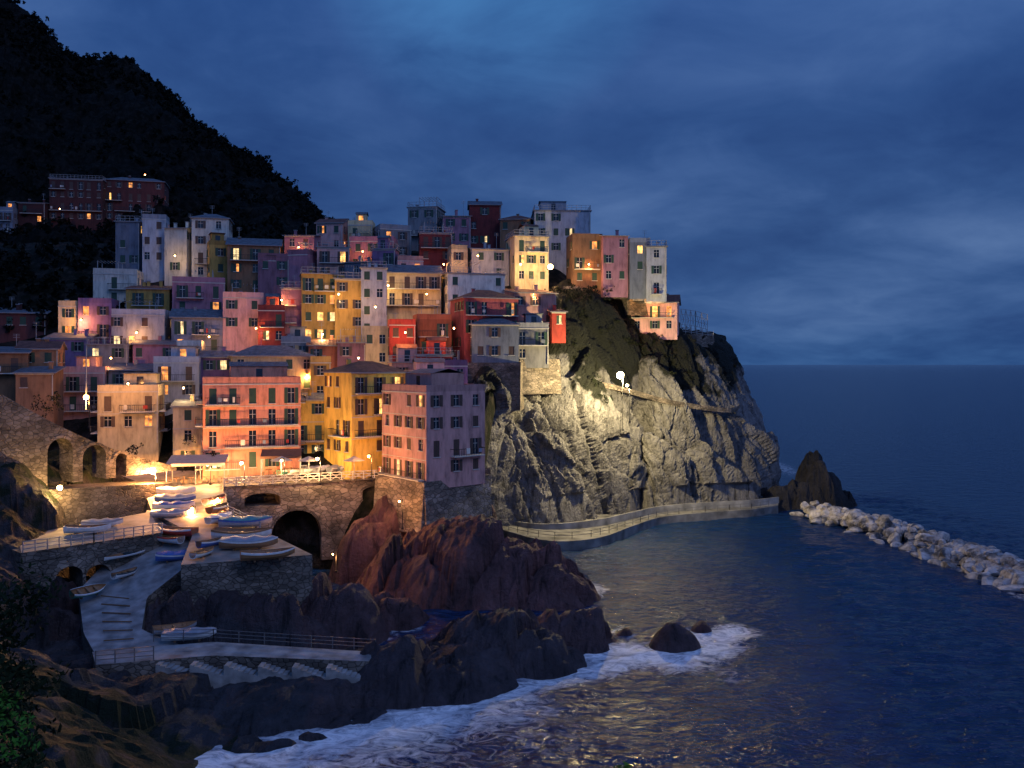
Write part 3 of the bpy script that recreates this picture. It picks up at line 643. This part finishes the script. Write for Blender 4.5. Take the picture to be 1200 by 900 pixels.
m.build('slipway_sleepers',[WOOD])
slab('left_terrace',[[OZ(20,628,9.6),OZ(175,600,10.6)],[OZ(25,648,9.5),OZ(190,624,9.5)]],PAVE,1)
par=empty('quay_arcade_wall'); m=MB(); archwall(OZ(24,649,9.4),OZ(190,625,9.4),3,9.45,9.45,[(.32,1.3,6.3,1.1),(.52,1.2,6.1,1.0)],4,m); m.build('arcade',[STONE,STONEL],par)
slab('shore_walkway',[[OZ(108,764,3.4),OZ(250,752,3.5),OZ(440,764,3.0)],[OZ(112,779,3.3),OZ(250,768,3.3),OZ(432,775,2.9)]],CONC,4)
# stair flights stepping down along the seaward edge of the walkway
m=MB()
a=OZ(190,772,3.2);b_=OZ(425,777,2.8); d=(b_-a)/np.linalg.norm(b_-a); n=np.array([d[1],-d[0],0]); Ls=np.linalg.norm(b_-a); nf=6
for k in range(nf):
    fl=Ls/nf
    for s_ in range(7):
        u=k*fl+s_*(fl/7)+fl/14; hgt=.95-s_*.13
        p=a+d*u+n*(.28+.55); p[2]=a[2]+(b_[2]-a[2])*u/Ls-.95+hgt-1.1
        m.box(p,(fl/14-.004,.55,1.1),0,(d,n,(0,0,1)))
m.build('concrete_steps',[plain('worn_step_concrete',(.27,.25,.235),.8,0,.45,1)])
out=[OZ(586,630,.0),OZ(628,642,0),OZ(664,645,0),(OZ(705,640,0)),OZ(740,627,0),OZ(775,615.5,0),OZ(830,609.5,0),OZ(880,606,0),OZ(912,601,0)]
inn=[OZ(590,612,0),OZ(630,612,0),OZ(665,610,0),OZ(705,607,0),OZ(742,604,0),OZ(778,601,0),OZ(830,598,0),OZ(880,596,0),OZ(912,594,0)]
P=np.array([out,inn]); P[...,2]=1.4
P=cr(P,90,1); slab('cliff_foot_walkway',P.tolist(),CONCD,4,nu=90,nv=6,side=CONCD)
par=empty('walkway_parapet'); m=MB()
wt=P[0]*.62+P[1]*.38
for p,q in zip(wt[:-1],wt[1:]):
    f=max(0,min(1,(p[0]+2)/16)); h=.3+.3*f
    d=(q-p);l=np.linalg.norm(d);d=d/l;n=np.array([d[1],-d[0],0]); m.box((p+q)/2+[0,0,h],(l/2+.02,.16,h),0,(d,n,(0,0,1)))
m.build('wall',[plain('weathered_parapet',(.20,.195,.19),.8,0,.5,.5)],par)
def fence(name,pts,h=1.0,sp_=1.3,w=.035,rails=(.35,.68,1.0),mat=None,cross=False):
    m=MB()
    for p,q in zip(pts[:-1],pts[1:]):
        p=np.array(p);q=np.array(q);L_=np.linalg.norm(q-p);n=max(1,int(L_/sp_))
        for r_ in rails: m.beam(p+[0,0,h*r_],q+[0,0,h*r_],w)
        for t in range(n+1):
            a=p+(q-p)*t/n; m.beam(a,a+[0,0,h+.05],w*1.3)
            if cross and t<n: b=p+(q-p)*(t+1)/n; m.beam(a,b+[0,0,h],w*.8); m.beam(a+[0,0,h],b,w*.8)
    return m.build(name,[mat or RAILM])
PALE=plain('pale_railing',(.5,.45,.40),.6); DRAIL=plain('dark_rail',(.12,.12,.125),.5)
fence('bridge_railing',[pa+[.1,0,.2],pb+[0,0,.2]],1.1,1.5,.05,mat=PALE,cross=True)
fence('terrace_railing',[OZ(27,648,9.5),OZ(110,636.5,9.5),OZ(190,625,9.5)],1.1,1.0,.04)
fence('shore_railing',[OZ(112,779,3.3),OZ(180,773,3.3)],1.1,1.2,.03,mat=DRAIL); fence('shore_railing',[OZ(180,752,3.5),OZ(250,751,3.5),OZ(340,757,3.2),OZ(440,763,3.0)],1.0,1.8,.025,mat=DRAIL)
fence('quay_railing',[OZ(266,602,10.3),OZ(305,621,9.3)],1.0,1.3,.04)
wo=P[0]*.93+P[1]*.07
fence('cliff_foot_railing',[wo[i] for i in range(0,90,6)],1.0,2.0,.03,rails=(.5,1.0),mat=DRAIL)
fence('cliff_path_railing',[W(738,392,166.8)+[0,0,.6],W(790,394,171)+[0,0,.9],W(836,402,176)+[0,0,1.2]],1.1,1.4,.04)
fence('scaffold_frame',[W(798,386,176),W(815,388,178),W(829,392,180)],4.2,1.3,.04,rails=(.25,.5,.75,1.0),cross=True)
m=MB(); pp=[W(690,450,151.8),W(720,456,153.3),W(760,467,156.5),W(800,476,158.5),W(850,482,163.5),W(862,478,168)]
pp=cr(np.array(pp),40,0)
for p,q in zip(pp[:-1],pp[1:]):
    d=q-p;l=np.linalg.norm(d);d=d/l;n=np.cross(d,(0,0,1));n/=np.linalg.norm(n); m.box((p+q)/2,(l/2+.02,.8,.2),0,(d,n,np.cross(n,d))); m.box((p+q)/2+n*.75+[0,0,.4],(l/2+.02,.1,.3),0,(d,n,np.cross(n,d)))
m.build('cliff_path',[STONE])
# ---------------------------------------------------------------- breakwater
bm=bmesh.new(); bmesh.ops.create_icosphere(bm,subdivisions=2,radius=1); bv=np.array([v.co[:] for v in bm.verts]); bf=[tuple(v.index for v in f.verts) for f in bm.faces]; bm.free()
def boulders(name,line,hw,n,s0,s1,mat,top):
    V=[];F=[]
    line=[np.array(p) for p in line]
    for k in range(n):
        t=random.random()*(len(line)-1);i=min(int(t),len(line)-2);p=line[i]+(line[i+1]-line[i])*(t-i);d=line[i+1]-line[i];d=d/np.linalg.norm(d);nn=np.array([d[1],-d[0],0])
        o=random.gauss(0,.5);o=max(-1.2,min(1.2,o)); s=random.uniform(s0,s1)
        c=p+nn*o*hw+np.array([0,0,top*(1-abs(o)**1.6*.9)*random.uniform(.3,1)-.2])
        v=bv.copy()
        for _ in range(9):
            pn=np.random.randn(3);pn/=np.linalg.norm(pn);lim=random.uniform(.45,.8);dt=v@pn; v-=np.maximum(0,dt-lim)[:,None]*pn
        v*=np.array([random.uniform(.8,1.6),random.uniform(.7,1.1),random.uniform(.5,.9)])*s
        R_=np.array(Matrix.Rotation(random.random()*6.28,3,'Z')@Matrix.Rotation(random.uniform(-.7,.7),3,'X')); v=v@R_.T+c
        i0=len(V); V+=v.tolist(); F+=[tuple(i0+a for a in f) for f in bf]
    me=bpy.data.meshes.new(name);me.from_pydata(V,[],F);me.materials.append(mat);me.update();o=bpy.data.objects.new(name,me);COL.objects.link(o)
def bould(name,c):
    m,nt,b=nm(name);L=nt.links.new
    n=N(nt,'ShaderNodeTexNoise',Scale=.45,Detail=7.0,Roughness=.7);L(coords(nt),n.inputs['Vector'])
    r=ramp(nt,[(.40,[x*.12 for x in c]),(.52,[x*.55 for x in c]),(.68,c)]);L(n.outputs['Fac'],r.inputs['Fac']);L(r.outputs['Color'],b.inputs['Base Color']);b.inputs['Roughness'].default_value=.85
    return m
boulders('breakwater_boulders',[OZ(950,602,0),OZ(1045,626,0),OZ(1118,652,0),OZ(1200,682,0),OZ(1310,718,0)],4.6,640,.5,1.7,bould('pale_boulder',(.66,.60,.58)),2.3)
boulders('cliff_foot_boulders',[OZ(590,620,0),OZ(640,620,0),OZ(700,613,0),OZ(745,606,0)],1.8,60,.4,1.1,bould('grey_boulder',(.16,.15,.16)),2.2)
# ---------------------------------------------------------------- boats
BM={k:plain('boat_'+k,v,.45,0,.12,2) for k,v in {'white':(.66,.66,.66),'blue':(.05,.12,.38),'green':(.04,.18,.13),'red':(.45,.05,.04),'wood':(.3,.15,.07),'teal':(.10,.28,.29),'grey':(.30,.31,.35),'dark':(.03,.05,.06)}.items()}
def boat(loc,Ln,head,c1,c2='white',cover=None,tilt=0,B=None,name='rowing_boat',pitch=0):
    B=B or Ln*.19; Hh=Ln*.14 if name!='kayak' else .3
    par=empty(name,tuple(loc)); par.rotation_euler=(R(tilt),R(pitch),R(head))
    n=14
    def sec(s,k):
        b=B*(1-max(0,s)**2.6)*(1-.35*max(0,-s)**3) if name!='kayak' else B*(1-abs(s)**2.2)
        b=max(.02,b)*k; zt=Hh*(1+.3*s*s); zk=Hh*.55*max(0,s)**4+(1-k)*.6
        pts=[]
        for a in(0,.35,.7,.9,1): pts.append((b*math.sin(a*math.pi/2)**.8 if a else 0, zk+(zt-zk)*(a**2.2)))
        return [( s*Ln/2,-y,z) for y,z in pts[::-1]]+[(s*Ln/2,y,z) for y,z in pts[1:]]
    m=MB(); SS=np.linspace(-1,1,n)
    for k,mi in((1,0),(.86,1)):
        rows=[sec(s,k) for s in SS]
        for a,b in zip(rows[:-1],rows[1:]):
            for i in range(8):
                band=2 if (k==1 and i in(0,7)) else mi
                m.face([a[i],a[i+1],b[i+1],b[i]],band)
        m.face(rows[0],mi)
    ro=[sec(s,1) for s in SS];ri=[sec(s,.86) for s in SS]
    for a,b,c,d in zip(ro[:-1],ro[1:],ri[:-1],ri[1:]):
        for i in(0,8): m.face([a[i],b[i],(d[i][0],d[i][1],b[i][2]+.02),(c[i][0],c[i][1],a[i][2]+.02)],2)
    m.build('hull',[BM[c1],BM['wood'] if not cover else BM[c1],BM[c2]],par,True)
    m=MB()
    if cover:
        rows=[]
        for s in SS:
            q=sec(s*.97,1.03); y=abs(q[0][1]); z=q[0][2]; pk=.28*Ln/5*(1-abs(s)**3)*(1+.35*math.sin(s*9))
            rows.append([(q[0][0],y*t,z+.03+pk*(1-t*t)) for t in(-1,-.6,-.2,.2,.6,1)])
        for a,b in zip(rows[:-1],rows[1:]):
            for i in range(5): m.face([a[i],a[i+1],b[i+1],b[i]])
        m.build('tarpaulin',[BM[cover]],par,True)
    elif name!='kayak':
        for s in(-.5,0,.45): y=abs(sec(s,.86)[0][1]); m.box((s*Ln/2,0,Hh*.8),(.13,y,.025))
        m.build('thwarts',[BM['wood']],par)
    else:
        m.box((0,0,Hh*.95),(.5,B*.5,.03)); m.build('cockpit',[BM['dark']],par)
    if abs(tilt)<30:
        m=MB()
        for s in(-.5,.4): m.box((s*Ln/2,0,-.02),(.08,B*.7,.07))
        m.build('cradle',[WOOD],par)
    return par
def B_(px,py,z,*a,**k):
    p=OZ(px,py,z); boat((p[0],p[1],z+.1),*a,**k)
for i,(px,py,zz_) in enumerate([(207,580,11.4),(206,589,10.9),(204,598,10.4),(202,607,9.9)]): B_(px,py,zz_,4.8,2+i*5,['white','blue','white','grey'][i],'white',cover=['white','grey','blue','grey'][i])
B_(206,628,8.9,5.2,160,'red','white'); B_(196,636,8.4,4.4,150,'white','red'); B_(210,657,7.2,4.6,18,'blue','white',cover='blue')
B_(147,676,6.1,3.2,70,'white','dark'); B_(103,697,5.3,3.6,60,'green','white',tilt=25)
B_(150,652,7.5,5.8,62,'white','white',name='kayak',B=.5,tilt=12); B_(103,625,9.8,4.6,15,'white','white'); B_(120,618,9.9,4.2,20,'white','grey',cover='grey')
B_(252,590,10.9,4.2,75,'white','red'); B_(256,600,10.4,4.2,80,'wood','white'); B_(258,612,9.8,4.2,70,'white','blue',cover='white')
B_(288,618,9.5,5.8,12,'grey','blue',cover='teal'); B_(284,632,9.2,6.2,4,'white','wood'); B_(292,643,8.9,5.8,8,'wood','white',cover='grey'); B_(314,656,8.7,5.2,22,'wood','white'); B_(250,640,8.9,3.8,60,'blue','white'); B_(238,652,8.8,3.4,75,'white','wood')
B_(222,750,3.3,4.6,12,'white','grey',cover='grey'); B_(205,741,3.4,3.8,30,'grey','wood')
for i,px in enumerate([335,350,364,378,392,408]): B_(px,556-i*.8,12.9,3.9,70+random.uniform(-15,15),random.choice(['white','blue','grey','green']),'white',cover=random.choice(['grey','white','blue',None]))
def canopy(name,px0,px1,py,d,h,dep,mat,zg):
    a=W(px0,py,d);b=W(px1,py,d); par=empty(name,((a[0]+b[0])/2,d,zg),R(12)); w=(b[0]-a[0])/2; m=MB()
    m.face([(-w,0,h),(w,0,h),(w,dep,h+.7),(-w,dep,h+.7)]); m.face([(-w,0,h-.06),(w,0,h-.06),(w,dep,h+.64),(-w,dep,h+.64)]); m.face([(-w,0,h-.35),(w,0,h-.35),(w,0,h),(-w,0,h)]); m.build('cloth',[mat],par)
    m=MB()
    for x in np.linspace(-w+.1,w-.1,max(3,int(w*2/2.5))): m.beam((x,.1,0),(x,.1,h-.06),.05); m.beam((x,dep-.1,0),(x,dep-.1,h+.6),.05)
    m.build('posts',[RAILM],par)
    m=MB()
    for x in np.arange(-w+1,w-.5,1.9):
        m.box((x,dep*.45,.74),(.45,.4,.03)); m.box((x,dep*.45,.36),(.05,.05,.35))
        for s in(-1,1): m.box((x+s*.7,dep*.45,.45),(.2,.2,.03)); m.box((x+s*.88,dep*.45,.7),(.02,.2,.25)); m.box((x+s*.7,dep*.45,.21),(.15,.15,.21))
    m.build('tables_and_chairs',[WOOD],par)
CL=plain('awning_cloth',(.42,.37,.31),.9); CLB=plain('brown_awning',(.20,.09,.05),.9)
canopy('restaurant_canopy',196,262,556,112,2.8,4.5,CL,12.2); canopy('restaurant_awning',306,352,545,115.5,2.7,2.6,CLB,12.9)
for px,py in((362,540),(330,548),(415,545)):
    p=W(px,py,115); par=empty('cafe_parasol',(p[0],p[1],12.9)); m=MB(); m.beam((0,0,0),(0,0,2.5),.04); m.build('pole',[RAILM],par); m=MB()
    for k in range(8):
        a0,a1=k*math.pi/4,(k+1)*math.pi/4; m.face([(0,0,2.75),(1.5*math.cos(a0),1.5*math.sin(a0),2.15),(1.5*math.cos(a1),1.5*math.sin(a1),2.15)])
    m.build('cloth',[CL],par)
# ---------------------------------------------------------------- lamps
BULB={}
def lamp(b,e,d,power,c=(1,.55,.2),pole=3.5,name='street_lamp',rad=.16,es=30,aim=None,cone=110,soft=.2):
    p=W(b,e,d); par=empty(name,tuple(p)); m=MB()
    if pole>0:
        for k in range(8):
            a0,a1=k*math.pi/4,(k+1)*math.pi/4
            m.face([(.4+.06*math.cos(a0),.06*math.sin(a0),-pole),(.4+.06*math.cos(a1),.06*math.sin(a1),-pole),(.4+.04*math.cos(a1),.04*math.sin(a1),.3),(.4+.04*math.cos(a0),.04*math.sin(a0),.3)])
        m.box((.4,0,-pole+.1),(.14,.14,.12))
    else: m.box((0,.4,.3),(.1,.04,.14)); m.beam((0,.4,.32),(0,0,.32),.025)
    m.beam((.4,0,.3) if pole>0 else (0,.3,.3),(0,0,.36),.03)
    for k in range(8):
        a0,a1=k*math.pi/4,(k+1)*math.pi/4; m.face([(0,0,.38),(.24*math.cos(a0),.24*math.sin(a0),.22),(.24*math.cos(a1),.24*math.sin(a1),.22)])
    m.build('pole_and_hood',[IRON],par)
    if c not in BULB:
        mt,nt,bb=nm('lamp_glow'); bb.inputs['Emission Color'].default_value=(*c,1); bb.inputs['Emission Strength'].default_value=es; BULB[c]=mt
    v=bv*rad; me=bpy.data.meshes.new('globe'); me.from_pydata((v+[0,0,.05]).tolist(),[],bf); me.materials.append(BULB[c]); o=bpy.data.objects.new('globe',me); COL.objects.link(o); o.parent=par
    l=bpy.data.lights.new('lamp_light','SPOT' if aim is not None else 'POINT'); l.energy=power; l.color=c; l.shadow_soft_size=soft; lo=bpy.data.objects.new('light',l); COL.objects.link(lo); lo.parent=par; lo.location=(0,-.1,-.35-rad)
    if aim is not None:
        l.spot_size=R(cone); l.spot_blend=.9; lo.rotation_euler=Vector(aim-p).to_track_quat('-Z','Y').to_euler()
OR=(1,.42,.12); WM=(1,.60,.24); YL=(1,.78,.36); GR=(.75,1,.35)
lamp(727,440,139.5,48000,YL,9.0,rad=.6,name='floodlight',soft=.5)
lamp(735,452,139.0,26000,YL,6.0,rad=.25,name='floodlight',aim=W(830,520,160),cone=90)  # spot added to brighten the cliff face right of the floodlight
lamp(179,552,108,9500,OR,4.0,rad=.45)
lamp(101,466,112,2200,OR,4,rad=.35)
lamp(70,572,96,1900,(1,.6,.2),0,'wall_lamp',rad=.3)
lamp(283,543,112,2000,WM,3.0,rad=.22)
lamp(243,545,113,1700,WM,2.6,rad=.18)
lamp(330,540,113.5,1300,WM,3,rad=.17)
lamp(372,538,113.5,2000,WM,3.4,rad=.22)
lamp(432,535,112.5,1700,OR,3.2,rad=.18)
lamp(468,588,109,650,OR,3.5,rad=.14)
lamp(390,650,97,900,OR,2,rad=.1)
lamp(225,596,101,1900,OR,4.0,rad=.12)
lamp(255,585,104,2600,OR,4.0,rad=.12)
lamp(645,313,157,2400,WM,0,'wall_lamp',rad=.5)
lamp(740,327,163,1600,OR,0,'wall_lamp',rad=.42)
lamp(765,352,163,350,OR,0,'wall_lamp',rad=.14)
lamp(118,338,159,2200,GR,3,rad=.28)
for b,e,d,pw,c in [(397,345,143,900,WM),(330,352,146,700,OR),(440,360,143,600,OR),(475,390,136,800,OR),(378,392,142,900,WM),(532,385,137,600,OR),(560,300,158,600,OR),(625,345,150,900,OR),(520,310,158,500,OR),(285,310,163,900,WM),(235,345,154,600,OR),(180,345,158,700,OR),(95,375,147,1000,OR),(400,455,127,1200,WM),(360,440,134,900,OR),(215,455,124,900,WM),(245,395,142,400,OR),(300,385,143,600,OR),(455,335,150,600,WM),(690,310,161,600,OR),(170,205,235,500,OR),(70,245,228,400,OR),(480,440,126,600,OR),(150,450,117,900,OR),(500,345,150,500,OR),(610,310,158,700,WM),(130,420,134,600,OR),(420,420,134,600,WM),(425,295,163,400,OR),(350,290,163,400,OR),(205,300,162,400,WM),(160,390,143,500,OR),(575,358,148,400,WM)]:
    lamp(b,e,d,pw*.95,c,0,'wall_lamp',rad=.14)
m=MB(); p=W(101,480,113); m.beam(p,p+[0,0,8.5],.06); m.build('flagpole',[RAILM])
# ---------------------------------------------------------------- lookout ledge + near plants
G=np.zeros((50,50,3))
for i in range(50):
    for j in range(50):
        x=-16+i*.4; y=-8+j*.42; h=22.9-max(0,y-8)*.9-max(0,x-3)*.3+noise.fractal(Vector((x,y,0))*.5,1,2,3)*.3
        G[i,j]=(x,y,h)
gridmesh('lookout_ledge',G,HILL,False,{'veg_dark':np.full((50,50),.6)})
ts=np.linspace(0,1,40)
foliage('near_bush',[np.array([-8.25+random.uniform(-.8,.6)*(1.15-t),14+random.uniform(-.6,.6),20.7+t*3.6]) for t in ts],[.42]*40,90,.06,LEAFN)
foliage('leafy_branch',[np.array([-7.75+random.uniform(-.45,.4),13.2+random.uniform(-.3,.3),22.35+random.uniform(-.45,.5)]) for t in range(12)],[.26]*12,50,.05,LEAFB)
foliage('near_plant',[np.array([.98+.12*k,8.1,24.02+.05*(k%2)]) for k in range(-2,3)],[.16]*5,60,.04,LEAFB)
print('done',len(bpy.data.objects))
